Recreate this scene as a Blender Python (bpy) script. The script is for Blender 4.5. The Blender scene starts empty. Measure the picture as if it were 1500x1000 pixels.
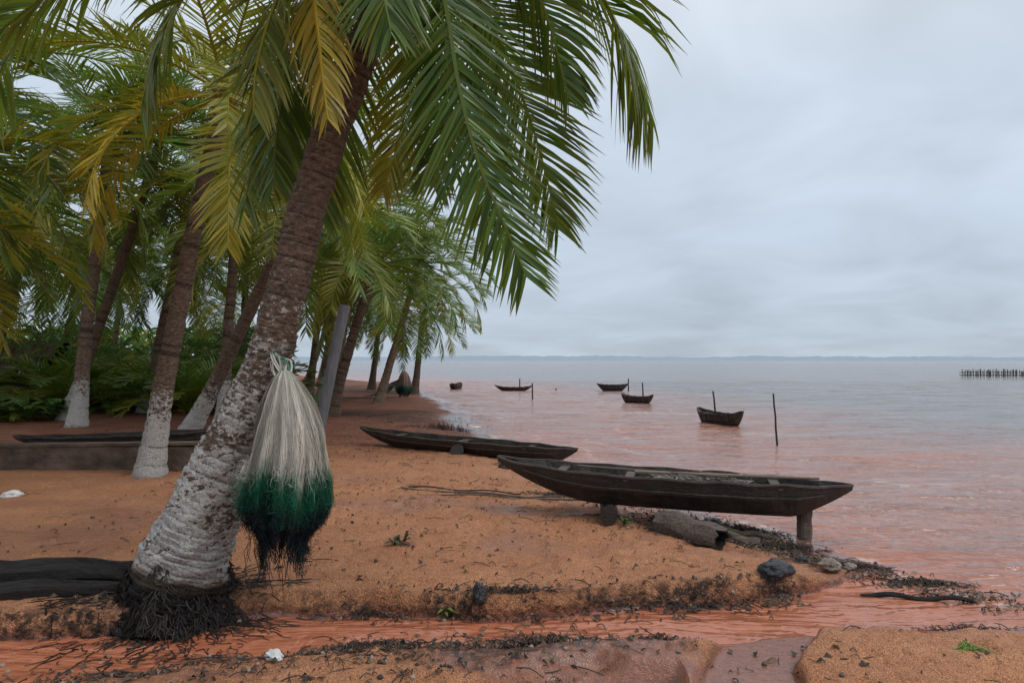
import bpy, math, random
import numpy as np
from mathutils import Vector, Matrix
random.seed(7); rng=np.random.RandomState(7)
SC=bpy.context.scene
SEA=-0.12
# ---------------------------------------------------------------- helpers
def hsh(i,j,s):
    v=np.sin(i*127.1+j*311.7+s*74.7)*43758.5453
    return v-np.floor(v)
def vn(x,y,s=0):
    x=np.asarray(x,float);y=np.asarray(y,float)
    i=np.floor(x);j=np.floor(y);f=x-i;g=y-j
    f=f*f*(3-2*f);g=g*g*(3-2*g)
    a=hsh(i,j,s);b=hsh(i+1,j,s);c=hsh(i,j+1,s);d=hsh(i+1,j+1,s)
    return (a*(1-f)+b*f)*(1-g)+(c*(1-f)+d*f)*g
def fbm(x,y,s=0,o=4):
    r=0;a=.5;t=0
    for k in range(o):
        r=r+a*vn(x*2**k,y*2**k,s+k*3.1);t+=a;a*=.5
    return r/t*2-1
def sst(a,b,x):
    t=np.clip((x-a)/(b-a),0,1);return t*t*(3-2*t)
def polyd(x,y,pts):
    best=np.full(x.shape,1e9);side=np.zeros(x.shape);val=np.zeros(x.shape)
    for k in range(len(pts)-1):
        ax,ay=pts[k][:2];bx,by=pts[k+1][:2];dx=bx-ax;dy=by-ay
        t=np.clip(((x-ax)*dx+(y-ay)*dy)/(dx*dx+dy*dy),0,1)
        d=np.hypot(x-ax-t*dx,y-ay-t*dy);m=d<best
        best=np.where(m,d,best);side=np.where(m,np.sign(dx*(y-ay)-dy*(x-ax)),side)
        if len(pts[0])>2: val=np.where(m,pts[k][2]*(1-t)+pts[k+1][2]*t,val)
    return best,side,val
SHORE=[(-300,300),(-40,110),(-9,55),(-4.9,40),(-1.9,26),(-.75,17),(.3,13.6),(1.1,10.5),(1.8,8.7),(2.35,7.6),(2.7,6.7),(3.0,6.0),(3.4,5.2),(5,4.5),(10,3.2),(60,-20),(400,-200)]
CH1=[(-12,2.0,.5),(-5,3.6,.45),(-2.98,4.18,.44),(-2.07,4.38,.34),(-1.5,4.64,.32),(-.8,4.75,.25),(-.2,4.68,.21),(.66,4.8,.22),(1.59,4.95,.27),(2.4,5.15,.4),(3.3,5.5,.55)]
CH2=[(.5,2.0,.35),(1.2,3.7,.27),(1.33,4.15,.2),(1.6,4.55,.2),(1.75,4.8,.15)]
def terrain(x,y):
    x=np.asarray(x,float);y=np.asarray(y,float)
    d,s,_=polyd(x,y,SHORE);d=-d*s
    d=d+.28*fbm(x*.9,y*.9,5,4)*np.clip(1+(y-8)*.05,1,3)
    land=SEA+.13*sst(0,1.5,d)+.004+.05*sst(3,14,d)
    land=land+.022*fbm(x*1.1,y*1.1,1,3)+.012*fbm(x*5,y*5,2,3)*sst(0,.4,d)
    land=land-.035*(1-sst(3.9,4.7,y))*(y<6)
    h=np.where(d>0,land,SEA+.12*np.maximum(d,-8))
    c,cs,hw=polyd(x,y,CH1);c=c-hw+.12*fbm(x*1.7,y*1.7,9,5)
    w=np.where(cs>0,.06+.10*sst(-.4,.5,fbm(x*1.2,y*1.2,19,2)),.30)
    t=sst(0,1,c/w)
    rim=.03*np.exp(-((c-.2)/.15)**2)*(cs>0)
    h=np.minimum(h+rim,SEA-.04+(h+rim-SEA+.04)*t)
    c2,_,hw2=polyd(x,y,CH2);c2=c2-hw2+.05*fbm(x*3,y*3,11,3)
    t2=sst(0,.07,c2);base2=SEA+.010+.006*fbm(x*2,y*2,4,2)
    h=np.where(h>base2,base2+(h-base2)*t2,h)
    # shallow puddles on the near sand
    pd=sst(.18,.42,fbm(x*1.1+7,y*2.2,91,3))*(y<4.5)*(y>3)*(x<.9)
    h=np.where(h>SEA,h+(SEA-.010-h)*pd*.95,h)
    return h,d,c,cs,c2
_gx=np.arange(-10,5,.03);_gy=np.arange(3,22.5,.03);_GX,_GY=np.meshgrid(_gx,_gy)
_G=terrain(_GX.ravel(),_GY.ravel())[0].reshape(_GX.shape).tolist();_nx=len(_gx);_ny=len(_gy)
def H(x,y):
    i=int((x+10)/.03);j=int((y-3)/.03)
    if 0<=i<_nx and 0<=j<_ny and x>=-10 and y>=3:return _G[j][i]
    return float(terrain(np.array([x]),np.array([y]))[0][0])

class MB:
    def __init__(s): s.v=[];s.f=[];s.c=[]
    def quad_strip(s,rows,cols):
        o=len(s.v)
        n=len(rows[0])
        for r,c in zip(rows,cols):
            s.v.extend(r);s.c.extend([c]*n)
        for i in range(len(rows)-1):
            for j in range(n-1):
                a=o+i*n+j;s.f.append((a,a+1,a+n+1,a+n))
    def tube(s,pts,rad,sides=6,cols=None,cap=True,ph=0):
        o=len(s.v);n=len(pts)
        prev=None
        for i in range(n):
            t=(pts[min(i+1,n-1)]-pts[max(i-1,0)]).normalized()
            if prev is None:
                a=t.cross(Vector((0,1,0)))
                if a.length<.1:a=t.cross(Vector((1,0,0)))
            else: a=prev-t*prev.dot(t)
            a.normalize();prev=a;b=t.cross(a)
            for k in range(sides):
                th=2*math.pi*k/sides+ph
                r=rad[i] if not callable(rad) else rad(i,th)
                s.v.append(tuple(pts[i]+a*math.cos(th)*r+b*math.sin(th)*r))
                s.c.append(cols[i] if cols else (0,0,0))
        for i in range(n-1):
            for k in range(sides):
                a=o+i*sides+k;b=o+i*sides+(k+1)%sides
                s.f.append((a,b,b+sides,a+sides))
        if cap:
            s.f.append(tuple(o+k for k in range(sides))[::-1])
            s.f.append(tuple(o+(n-1)*sides+k for k in range(sides)))
    def box(s,c,sx,sy,sz,M=None,col=(0,0,0)):
        o=len(s.v)
        for dx in(-1,1):
            for dy in(-1,1):
                for dz in(-1,1):
                    p=Vector((dx*sx/2,dy*sy/2,dz*sz/2))
                    if M:p=M@p
                    s.v.append(tuple(p+Vector(c)));s.c.append(col)
        for f in((0,1,3,2),(4,6,7,5),(0,4,5,1),(2,3,7,6),(0,2,6,4),(1,5,7,3)):
            s.f.append(tuple(o+i for i in f))
    def mesh(s,name,mat,smooth=False):
        m=bpy.data.meshes.new(name);m.from_pydata([tuple(v) for v in s.v],[],s.f)
        at=m.attributes.new('col','FLOAT_COLOR','POINT')
        arr=np.ones((len(s.v),4),dtype=np.float32);arr[:,:3]=np.array(s.c,dtype=np.float32)
        at.data.foreach_set('color',arr.ravel())
        if smooth:m.polygons.foreach_set('use_smooth',[True]*len(m.polygons))
        m.materials.append(mat);m.update();return m
def obj(name,mesh,parent=None,loc=(0,0,0)):
    o=bpy.data.objects.new(name,mesh);SC.collection.objects.link(o);o.location=loc
    if parent:o.parent=parent
    return o
def crom(P,n):
    P=[Vector(p) for p in P];P=[P[0]*2-P[1]]+P+[P[-1]*2-P[-2]]
    out=[];m=len(P)-3
    for i in range(n):
        u=i/(n-1)*m;k=min(int(u),m-1);t=u-k
        a,b,c,d=P[k:k+4]
        out.append(.5*((2*b)+(c-a)*t+(2*a-5*b+4*c-d)*t*t+(3*b-a-3*c+d)*t**3))
    return out
# ---------------------------------------------------------------- materials
class NT:
    def __init__(s,name):
        s.m=bpy.data.materials.new(name);s.m.use_nodes=True;s.t=s.m.node_tree;s.t.nodes.clear()
        s.out=s.n('ShaderNodeOutputMaterial')
    def n(s,typ,**k):
        x=s.t.nodes.new(typ)
        for a,b in k.items():setattr(x,a,b)
        return x
    def l(s,a,b):s.t.links.new(a,b)
    def noise(s,scale,detail=4,rough=.6,vec=None,dist=0):
        x=s.n('ShaderNodeTexNoise');x.inputs['Scale'].default_value=scale;x.inputs['Detail'].default_value=detail;x.inputs['Roughness'].default_value=rough;x.inputs['Distortion'].default_value=dist
        s.l(vec if vec else s.pos(),x.inputs['Vector']);return x.outputs['Fac']
    def pos(s):
        if not hasattr(s,'_p'):s._p=s.n('ShaderNodeTexCoord').outputs['Object']
        return s._p
    def mapr(s,v,a,b,c=0,d=1):
        x=s.n('ShaderNodeMapRange')
        for i,q in enumerate((a,b,c,d)):
            if isinstance(q,(int,float)):x.inputs[i+1].default_value=q
            else:s.l(q,x.inputs[i+1])
        s.l(v,x.inputs[0]);return x.outputs[0]
    def mix(s,f,a,b):
        x=s.n('ShaderNodeMix',data_type='RGBA')
        for sock,v in((x.inputs[0],f),(x.inputs[6],a),(x.inputs[7],b)):
            if isinstance(v,(tuple,list)):sock.default_value=(*v,1)
            elif isinstance(v,(int,float)):sock.default_value=v
            else:s.l(v,sock)
        return x.outputs[2]
    def math(s,op,a,b=0,c=None):
        x=s.n('ShaderNodeMath',operation=op)
        for k,v in enumerate((a,b)+((c,) if c is not None else ())):
            if isinstance(v,(int,float)):x.inputs[k].default_value=v
            else:s.l(v,x.inputs[k])
        return x.outputs[0]
    def scale(s,vec,sc):
        x=s.n('ShaderNodeMapping');x.inputs['Scale'].default_value=sc;s.l(vec,x.inputs['Vector']);return x.outputs[0]
    def attr(s):
        a=s.n('ShaderNodeAttribute',attribute_name='col');sp=s.n('ShaderNodeSeparateColor');s.l(a.outputs['Color'],sp.inputs[0]);return sp.outputs
    def bsdf(s,col,rough,bump=None,bs=.5,bd=.02,spec=.5):
        p=s.n('ShaderNodeBsdfPrincipled')
        for sock,v in((p.inputs['Base Color'],col),(p.inputs['Roughness'],rough),(p.inputs['Specular IOR Level'],spec)):
            if isinstance(v,tuple):sock.default_value=(*v,1)
            elif isinstance(v,(int,float)):sock.default_value=v
            else:s.l(v,sock)
        if bump is not None:
            b=s.n('ShaderNodeBump');b.inputs['Strength'].default_value=bs;b.inputs['Distance'].default_value=bd
            s.l(bump,b.inputs['Height']);s.l(b.outputs[0],p.inputs['Normal'])
        return p
    def done(s,sh):s.l(sh,s.out.inputs[0]);return s.m

def mat_sand():
    t=NT('wet_sand');r,g,b=t.attr()[:3]
    n1=t.noise(1.6,3);n2=t.noise(150,1,.8);n3=t.noise(18,4,.72);n4=t.noise(62,2,.75)
    c=t.mix(t.mapr(n1,.35,.65),(.57,.26,.125),(.43,.172,.078))
    c=t.mix(t.mapr(n3,.42,.66,0,.7),c,(.33,.13,.058))
    c=t.mix(t.mapr(n4,.5,.7,0,.6),c,(.24,.09,.042))
    c=t.mix(t.mapr(n2,.5,.72,0,.75),c,(.78,.43,.24))
    c=t.mix(t.mapr(n2,.46,.30,0,.85),c,(.13,.05,.025))
    c2=t.mix(t.mapr(n3,.3,.7),(.24,.085,.05),(.14,.05,.032))
    c=t.mix(t.math('MULTIPLY',r,.95),c,c2)
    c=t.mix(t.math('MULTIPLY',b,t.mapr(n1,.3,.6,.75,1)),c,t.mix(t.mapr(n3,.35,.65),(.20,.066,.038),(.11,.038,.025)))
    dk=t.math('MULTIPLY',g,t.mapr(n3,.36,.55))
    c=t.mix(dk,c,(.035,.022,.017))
    rough=t.mapr(r,0,1,.8,.10)
    hh=t.math('ADD',t.math('MULTIPLY',n4,.8),t.math('ADD',t.math('MULTIPLY',n2,.3),t.math('MULTIPLY',n3,1.6)))
    hh=t.math('MULTIPLY',hh,t.mapr(r,.2,1,1,.12))
    p=t.bsdf(c,rough,hh,1,.03,t.mapr(r,0,1,.3,.65))
    return t.done(p.outputs[0])
def mat_water():
    t=NT('silty_water')
    r,g,b=t.attr()[:3]   # r: silt, g: stream, b: foam
    n=t.noise(7,2,.65,t.scale(t.pos(),(.7,1.1,1)),.5)
    n2=t.noise(1.7,3,.65,t.scale(t.pos(),(.40,1.4,1)),.6)
    n3=t.noise(.30,3,.65,t.scale(t.pos(),(.30,1.4,1)),.3)
    siltf=t.math('ADD',r,t.math('MULTIPLY',t.math('SUBTRACT',n3,.5),.8))
    c=t.mix(siltf,(.185,.175,.175),(.33,.155,.11))
    c=t.mix(t.mapr(n2,.45,.62,0,.5),c,t.mix(siltf,(.11,.108,.112),(.20,.088,.065)))
    c=t.mix(g,c,t.mix(t.mapr(n,.35,.65),(.41,.142,.074),(.335,.108,.055)))
    foam=t.math('MULTIPLY',b,t.mapr(n,.42,.62))
    c=t.mix(foam,c,(.72,.60,.55))
    hh=t.math('ADD',t.math('MULTIPLY',n,.45),t.math('ADD',t.math('MULTIPLY',n2,1.7),t.math('MULTIPLY',n3,5.5)))
    hh=t.math('MULTIPLY',hh,t.mapr(g,0,1,1,.5))
    p=t.bsdf(c,.12,hh,.85,.17,.42)
    return t.done(p.outputs[0])
def mat_frond():
    t=NT('palm_frond');r,g,b=t.attr()[:3]
    gc=t.mix(g,(.020,.075,.016),(.105,.235,.028))
    yc=t.mix(g,(.38,.28,.02),(.66,.46,.03))
    c=t.mix(r,gc,yc)
    c=t.mix(t.mapr(b,.8,1,0,.55),c,(.34,.20,.05))
    d=t.bsdf(c,.36,None,spec=.5)
    tr=t.n('ShaderNodeBsdfTranslucent');t.l(t.mix(.3,c,(.36,.50,.03)),tr.inputs[0])
    m=t.n('ShaderNodeMixShader');m.inputs[0].default_value=.32
    t.l(d.outputs[0],m.inputs[1]);t.l(tr.outputs[0],m.inputs[2])
    return t.done(m.outputs[0])
def mat_bark(name,lo,hi,full,tl,th):
    t=NT(name);r,g,b=t.attr()[:3]
    n1=t.noise(5,4,.7);n2=t.noise(1,4,.75,t.scale(t.pos(),(18,18,34)));n3=t.noise(45,3,.8)
    c=t.mix(t.mapr(n2,.35,.65),(.085,.056,.038),(.34,.24,.17))
    c=t.mix(t.mapr(n1,.45,.65,0,.7),c,(.16,.115,.08))
    c=t.mix(t.mapr(t.math('ADD',b,t.math('MULTIPLY',n3,.5)),.95,1.25,0,.85),c,(.028,.019,.013))
    c=t.mix(g,c,(.012,.009,.008))
    thr=t.mapr(r,full,hi,tl,th)
    msk=t.math('ADD',t.math('MULTIPLY',n2,.5),t.math('ADD',t.math('MULTIPLY',n1,.35),t.math('MULTIPLY',n3,.15)))
    w=t.mapr(t.math('SUBTRACT',msk,thr),-.01,.02)
    base=t.mapr(t.math('ADD',r,t.math('MULTIPLY',n1,.15)),lo,lo+.12)
    w=t.math('MULTIPLY',w,t.math('MULTIPLY',base,t.mapr(g,.3,.5,1,0)))
    wc=t.mix(t.mapr(n3,.3,.65),(.40,.375,.345),(.76,.75,.72))
    wc=t.mix(t.mapr(t.math('ADD',t.math('MULTIPLY',b,.6),n1),.98,1.12,0,.65),wc,(.10,.08,.065))
    c=t.mix(w,c,wc)
    p=t.bsdf(c,.7,t.math('ADD',n2,n3),1,.05,.3)
    return t.done(p.outputs[0])
def mat_simple(name,c1,c2,scale,rough=.7,stretch=(1,1,1),bd=.01,spec=.4,c3=None):
    t=NT(name);v=t.scale(t.pos(),stretch)
    n=t.noise(scale,5,.7,v);n2=t.noise(scale*4,4,.8,v)
    c=t.mix(t.mapr(n,.35,.65),c1,c2)
    if c3:c=t.mix(t.mapr(n2,.55,.75,0,.8),c,c3)
    p=t.bsdf(c,rough,t.math('ADD',n,n2),.8,bd,spec);return t.done(p.outputs[0])
def mat_attrcol(name,rough=.7,trans=0):
    t=NT(name);a=t.n('ShaderNodeAttribute',attribute_name='col')
    n=t.noise(30,4,.7);c=t.mix(t.mapr(n,.4,.7,0,.35),a.outputs['Color'],(.05,.04,.035))
    if trans:c=a.outputs['Color']
    p=t.bsdf(c,rough,None,spec=.3)
    if trans:
        tr=t.n('ShaderNodeBsdfTranslucent');t.l(c,tr.inputs[0]);m=t.n('ShaderNodeMixShader');m.inputs[0].default_value=trans
        t.l(p.outputs[0],m.inputs[1]);t.l(tr.outputs[0],m.inputs[2]);return t.done(m.outputs[0])
    return t.done(p.outputs[0])
M_SAND=mat_sand();M_WATER=mat_water();M_FROND=mat_frond()
M_BARKA=mat_bark('palm_bark_painted',.25,3.0,.5,.44,.64)
M_BARKB=mat_bark('palm_bark',.10,1.6,.55,.40,.62)
M_BARKC=mat_bark('palm_bark_plain',9,11,9,.9,.9)
M_WOOD=mat_simple('tarred_wood',(.007,.0065,.0065),(.028,.021,.017),2.4,.38,(1.2,9,9),.008,.5,(.13,.07,.038))
M_WOOD2=mat_simple('weathered_wood',(.04,.03,.024),(.12,.09,.068),4,.5,(1,8,8),.01,.4,(.03,.022,.018))
M_CHAR=mat_simple('charred_log',(.006,.005,.005),(.03,.024,.02),6,.6,(2,6,6),.06,.4,(.09,.055,.035))
M_CONC=mat_simple('old_concrete',(.07,.05,.04),(.20,.14,.105),3,.8,(1,1,1.6),.03,.3,(.025,.02,.016))
M_COL=mat_attrcol('debris',.6);M_NET=mat_attrcol('fishing_net_mesh',.75,.3)
M_METAL=mat_simple('grey_pole_paint',(.085,.09,.10),(.14,.15,.16),6,.5,(4,4,.6),.003,.4,(.07,.06,.05))
M_BLACK=mat_simple('black_plastic',(.012,.014,.017),(.03,.033,.04),5,.3,(1,1,1),.03,.5)
M_LOG=mat_simple('driftwood',(.07,.05,.04),(.21,.16,.125),5,.5,(1,10,10),.02,.4,(.03,.022,.018))
M_THATCH=mat_simple('dry_thatch',(.05,.035,.022),(.15,.105,.065),6,.9,(8,8,1),.03,.2)
# ---------------------------------------------------------------- ground
def axis(segs):
    out=[]
    for a,b,n in segs: out+=list(np.linspace(a,b,n,endpoint=False))
    out.append(segs[-1][1]);return np.array(out)
def grid_obj(name,xs,ys,zf,cf,mat,mask=None):
    X,Y=np.meshgrid(xs,ys);x=X.ravel();y=Y.ravel();z=zf(x,y)
    nx,ny=len(xs),len(ys)
    i=np.arange(nx*ny).reshape(ny,nx)
    F=np.stack([i[:-1,:-1],i[:-1,1:],i[1:,1:],i[1:,:-1]],-1).reshape(-1,4)
    if mask is not None:
        cx=x[F].mean(1);cy=y[F].mean(1);F=F[mask(cx,cy)]
    m=bpy.data.meshes.new(name)
    m.vertices.add(len(x));m.vertices.foreach_set('co',np.stack([x,y,z],-1).astype(np.float32).ravel())
    m.loops.add(F.size);m.loops.foreach_set('vertex_index',F.ravel().astype(np.int32))
    m.polygons.add(len(F));m.polygons.foreach_set('loop_start',(np.arange(len(F))*4).astype(np.int32));m.polygons.foreach_set('loop_total',np.full(len(F),4,dtype=np.int32))
    m.update(calc_edges=True);m.validate()
    m.polygons.foreach_set('use_smooth',np.ones(len(m.polygons),dtype=bool))
    c=np.ones((len(x),4),dtype=np.float32);c[:,:3]=cf(x,y,z)
    at=m.attributes.new('col','FLOAT_COLOR','POINT');at.data.foreach_set('color',c.ravel())
    m.materials.append(mat);return obj(name,m)
xs=axis([(-3000,-300,8),(-300,-40,20),(-40,-12,45),(-12,-4,90),(-4,4.2,480),(4.2,9,50),(9,60,30),(60,3000,8)])
ys=axis([(-400,-20,8),(-20,3,25),(3,6.6,270),(6.6,10,110),(10,16,80),(16,40,90),(40,130,50),(130,4200,10)])
def gz(x,y):
    h,d,c,cs,c2=terrain(x,y)
    near=(np.abs(x)<6)&(y<16)
    dry=sst(.0,.06,h-SEA-.03)
    det=.012*fbm(x*9,y*9,21,4)-.026*sst(.58,.85,vn(x*4.5,y*4.5,31))-.014*sst(.6,.9,vn(x*9,y*9,35))+.008*sst(.6,.9,vn(x*17,y*17,33))
    return h+np.where(near,det*dry,0)
def gc(x,y,z):
    h,d,c,cs,c2=terrain(x,y)
    wet=1-sst(.012,.085,h-SEA+.02*fbm(x*3,y*3,3,3))
    wet=np.maximum(wet,(1-sst(0,.06,c2))*(y<5.2))
    wet=np.maximum(wet,np.exp(-np.maximum(c,0)/.18)*(cs<0))
    wet=np.maximum(wet,.9*sst(-.1,.35,fbm(x*1.3+3,y*2.6,45,4))*(y<4.7)*(x<1.1))
    wet=np.maximum(wet,.6*sst(.1,.55,fbm(x*.8,y*1.1,46,4))*(y<12))
    wet=np.maximum(wet,.85*np.exp(-np.maximum(d,0)/.55)*(y>5.3))
    rid=np.exp(-((d-.35)/.3)**2)*sst(-.1,.5,fbm(x*1.4,y*1.4,41,4))*(y>5)
    bank=np.exp(-((c-.05)/.08)**2)*(cs>0)*sst(-.45,.2,fbm(x*3,y*3,42,3))
    sb=np.exp(-((c-.22)/.22)**2)*(cs<0)*sst(-.3,.3,fbm(x*2.2,y*2.2,43,4))*(x<1.0)
    pb=np.exp(-(((x+2.3)/.7)**2+((y-4.95)/.42)**2)*1.0)
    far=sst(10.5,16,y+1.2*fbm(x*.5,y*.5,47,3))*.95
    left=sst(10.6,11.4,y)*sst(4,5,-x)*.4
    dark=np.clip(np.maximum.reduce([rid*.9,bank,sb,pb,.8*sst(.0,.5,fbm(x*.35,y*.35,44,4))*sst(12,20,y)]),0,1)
    return np.stack([np.clip(wet,0,1),dark,np.maximum(far,left)],-1)
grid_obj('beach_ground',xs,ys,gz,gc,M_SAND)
# ---------------------------------------------------------------- water
wx=axis([(-3500,-60,8),(-60,-6,40),(-6,12,300),(12,60,90),(60,3500,10)])
wy=axis([(-300,3,8),(3,9,170),(9,20,170),(20,60,170),(60,200,40),(200,4200,8)])
def wz(x,y):
    amp=sst(4.8,9,y)*(1-sst(60,200,y))
    w=.034*np.sin(1.9*(y*1.0-x*.45)+2.6*fbm(x*.25,y*.25,51,2))+.036*fbm(x*.9,y*1.9,52,4)
    st=.010*fbm(x*4,y*8,53,3)*(y<9)*sst(4.2,4.7,y)
    return SEA+(w-.018)*amp+st
def isstream(x,y): return (x<2.9)&(y<5.75)
def wc(x,y,z):
    c,_,hw=polyd(x,y,CH1)
    st=(1-sst(.3,1.6,c-hw))*(1-sst(2.6,5.0,x))
    h,d,_,_,_=terrain(x,y)
    dd=-d
    st=np.maximum(st,.5*(1-sst(.2,2.4,dd))*(x>0))
    silt=1-sst(1,18,dd+2.5*fbm(x*.3,y*.3,64,3));silt=np.clip(silt*1.08,0,1)
    def line(o,a,f,wd,sd,k):return k*np.exp(-((dd-o+a*fbm(x*f,y*f,sd,3))/wd)**2)
    foam=line(.12,.1,1,.07,60,.9)*(y>5.2)+line(.9,.5,.6,.06,61,.45)*sst(-.3,.3,fbm(x*.9,y*.9,74,3))*(y>5.8)+line(1.9,.9,.45,.06,62,.45)*sst(-.1,.3,fbm(x*.5,y*.5,63,2))+line(3.6,1.5,.3,.10,65,.4)*sst(0,.3,fbm(x*.4,y*.4,66,2))+line(6.5,2.5,.2,.14,67,.4)*sst(0,.3,fbm(x*.3,y*.3,68,2))
    foam+=.35*sst(.4,.6,fbm(x*.35,y*1.6,73,4))*(dd>1)
    return np.stack([silt,st,np.clip(foam,0,1)],-1)
grid_obj('sea_water',wx,wy,wz,wc,M_WATER,lambda x,y:~isstream(x,y))
grid_obj('stream_water',wx,wy,wz,wc,M_WATER,isstream)
# ---------------------------------------------------------------- fronds
def frond(mb,pts,S0,nl,ll,lw,yel,droop=.2,bare=.16,seg=3,jit=.12,rr=.03,R=random):
    n=len(pts);P=[Vector(p) for p in pts]
    cum=[0]
    for i in range(1,n):cum.append(cum[-1]+(P[i]-P[i-1]).length)
    L=cum[-1]
    def at(s):
        d=s*L
        for i in range(1,n):
            if cum[i]>=d or i==n-1:
                t=(d-cum[i-1])/max(1e-6,cum[i]-cum[i-1]);return P[i-1].lerp(P[i],t),(P[i]-P[i-1]).normalized()
    rc=(min(1,yel+.2),.6,0)
    mb.tube(P,[rr*(1-.85*(i/(n-1)))+.003 for i in range(n)],4,[rc]*n)
    S0=Vector(S0).normalized()
    for k in range(nl):
        s=bare+(1-bare)*(k+.5)/nl
        p,T=at(s);S=(S0-T*S0.dot(T)).normalized();N=S.cross(T)
        if N.z<0 and abs(T.z)<.9:N=-N
        prof=min(1,.45+2.2*(s-bare))*(1 if s<.6 else 1-.62*((s-.6)/.4)**1.5)
        for sg in(-1,1):
            if R.random()<.03:continue
            a=math.radians(28+30*s+R.uniform(-7,7))
            dr=(S*sg*math.cos(a)+T*math.sin(a)+N*(.22+R.uniform(-jit,jit))).normalized()
            l=ll*prof*R.uniform(.85,1.08);g=min(1,max(0,R.gauss(.42,.25)))
            y=min(1,max(0,yel+R.gauss(0,.10)))
            W=(T-dr*T.dot(dr)).normalized();W=(W+N*R.uniform(-.7,.7)).normalized()
            q=p.copy();rows=[];cols=[]
            kink=R.uniform(.6,1.6)*droop;tipb=R.random()<.4
            for j in range(seg+1):
                u=j/seg;w=lw*(.55+1.3*u if u<.3 else 1.0*(1-((u-.3)/.7)**1.6))+.0012
                rows.append((tuple(q-W*w*.5),tuple(q+W*w*.5)));cols.append((min(1,y+u*u*.12),g,u*(1 if tipb else .8)))
                q=q+dr*(l/seg);dr=(dr+Vector((0,0,-1))*kink*(.6+.8*u)).normalized()
            mb.quad_strip(rows,cols)
def gen_frond(mb,C,az,e0,L,bend,nl,ll,lw,yel,R,droop=.2,seg=2,sc=1):
    A=Vector((math.cos(az),math.sin(az),0));pts=[];q=Vector(C);m=11;tw=R.uniform(-.25,.25)
    for i in range(m):
        pts.append(q.copy());s=i/(m-1);e=e0-bend*s**1.25
        q=q+(A*math.cos(e)+Vector((0,0,math.sin(e)))).normalized()*(L/(m-1))
        A=(Matrix.Rotation(tw*.12,3,'Z')@A)
    S=Vector((-math.sin(az),math.cos(az),R.uniform(-.25,.25)))
    frond(mb,pts,S,nl,ll,lw,yel,droop,seg=seg,rr=.022*sc,R=R)
def crown_mesh(name,seed,n=26,L=3.3,nl=44,ybase=0.05,low=1.0):
    R=random.Random(seed);mb=MB()
    for i in range(n):
        a=i/(n-1);az=i*2.39996+R.uniform(-.25,.25)
        e0=math.radians(78-108*a*low+R.uniform(-8,8));bend=math.radians(R.uniform(55,85)+25*(1-a))
        if e0-bend<math.radians(-92):bend=e0+math.radians(92)
        y=ybase+R.uniform(0,.12)+(.6*R.random()**2 if a>.7 else 0)
        gen_frond(mb,(0,0,0),az,e0,L*R.uniform(.85,1.1)*(1 if a>.12 else .75),bend,nl,.76*L/3.3,.042,y,R,.26,2)
    for i in range(7):
        az=R.uniform(0,6.28);v=Vector((math.cos(az),math.sin(az),0))
        mb.tube([Vector((0,0,-.25)),v*.18+Vector((0,0,0)),v*.3+Vector((0,0,.02))],[.07,.05,.02],5,[(.6,.1,1)]*3)
    return mb.mesh(name,M_FROND)
CR=[crown_mesh('crown_a',1,28,3.3,50,-.02),crown_mesh('crown_b',2,26,3.3,50,.06),crown_mesh('crown_c',3,28,3.5,50,-.05),crown_mesh('crown_d',4,24,3.1,48,.26)]
CRL=[crown_mesh('crown_low_a',11,16,2.4,34,-.05,.55),crown_mesh('crown_low_b',12,14,2.6,34,.04,.5)]
def trunk(pts,rad,mat,ridge=.07,sides=18,amp=.06,seed=0):
    mb=MB();n=len(pts);cum=0;r=[];cols=[]
    for i in range(n):
        if i:cum+=(pts[i]-pts[i-1]).length
        ph=(cum/ridge+.6*math.sin(cum*3+seed)+.45*math.sin(cum*9.3)+.2*math.sin(cum*23))%1
        r.append(rad[i]*(1+amp*(ph-.5)))
        cols.append((pts[i].z,1-float(sst(.12,.26,np.array(pts[i].z))) if seed==99 else 0,1-ph))
    def rf(i,th):return r[i]*(1+.05*math.sin(th*3+i*.13+seed)+.03*math.sin(th*7-i*.31)+.02*math.sin(th*11+i*1.7))
    mb.tube(pts,rf,sides,cols);return mb.mesh('trunk',mat,True)
def palm(base,top,r0=.2,r1=.12,crown=0,cs=1.0,rot=0,paint=True,bow=.0,n=110,tilt=(0,0),low=False):
    r0*=.82;r1*=.80
    b=Vector((base[0],base[1],H(*base)-.1));t=Vector(top);c=b.lerp(t,.5);c.x=b.x+(t.x-b.x)*(.5+bow);c.y=b.y+(t.y-b.y)*(.5+bow)
    E=obj('coconut_palm',None,None,tuple(b));pts=[];rad=[]
    for i in range(n):
        u=i/(n-1);p=b*(1-u)**2+c*2*u*(1-u)+t*u*u;pts.append(p-b);z=p.z-b.z;rad.append(r1+(r0-r1)*math.exp(-u*3)+r0*.55*math.exp(-z*3.2))
    obj('trunk',trunk(pts,rad,M_BARKB if paint else M_BARKC,.12,12,.10,random.random()*9),E)
    f=obj('fronds',(CRL if low else CR)[crown],E);f.location=t-b+Vector((0,0,-.05));f.rotation_euler=(tilt[0],tilt[1],rot);f.scale=(cs,cs,cs)
    return E
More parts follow.
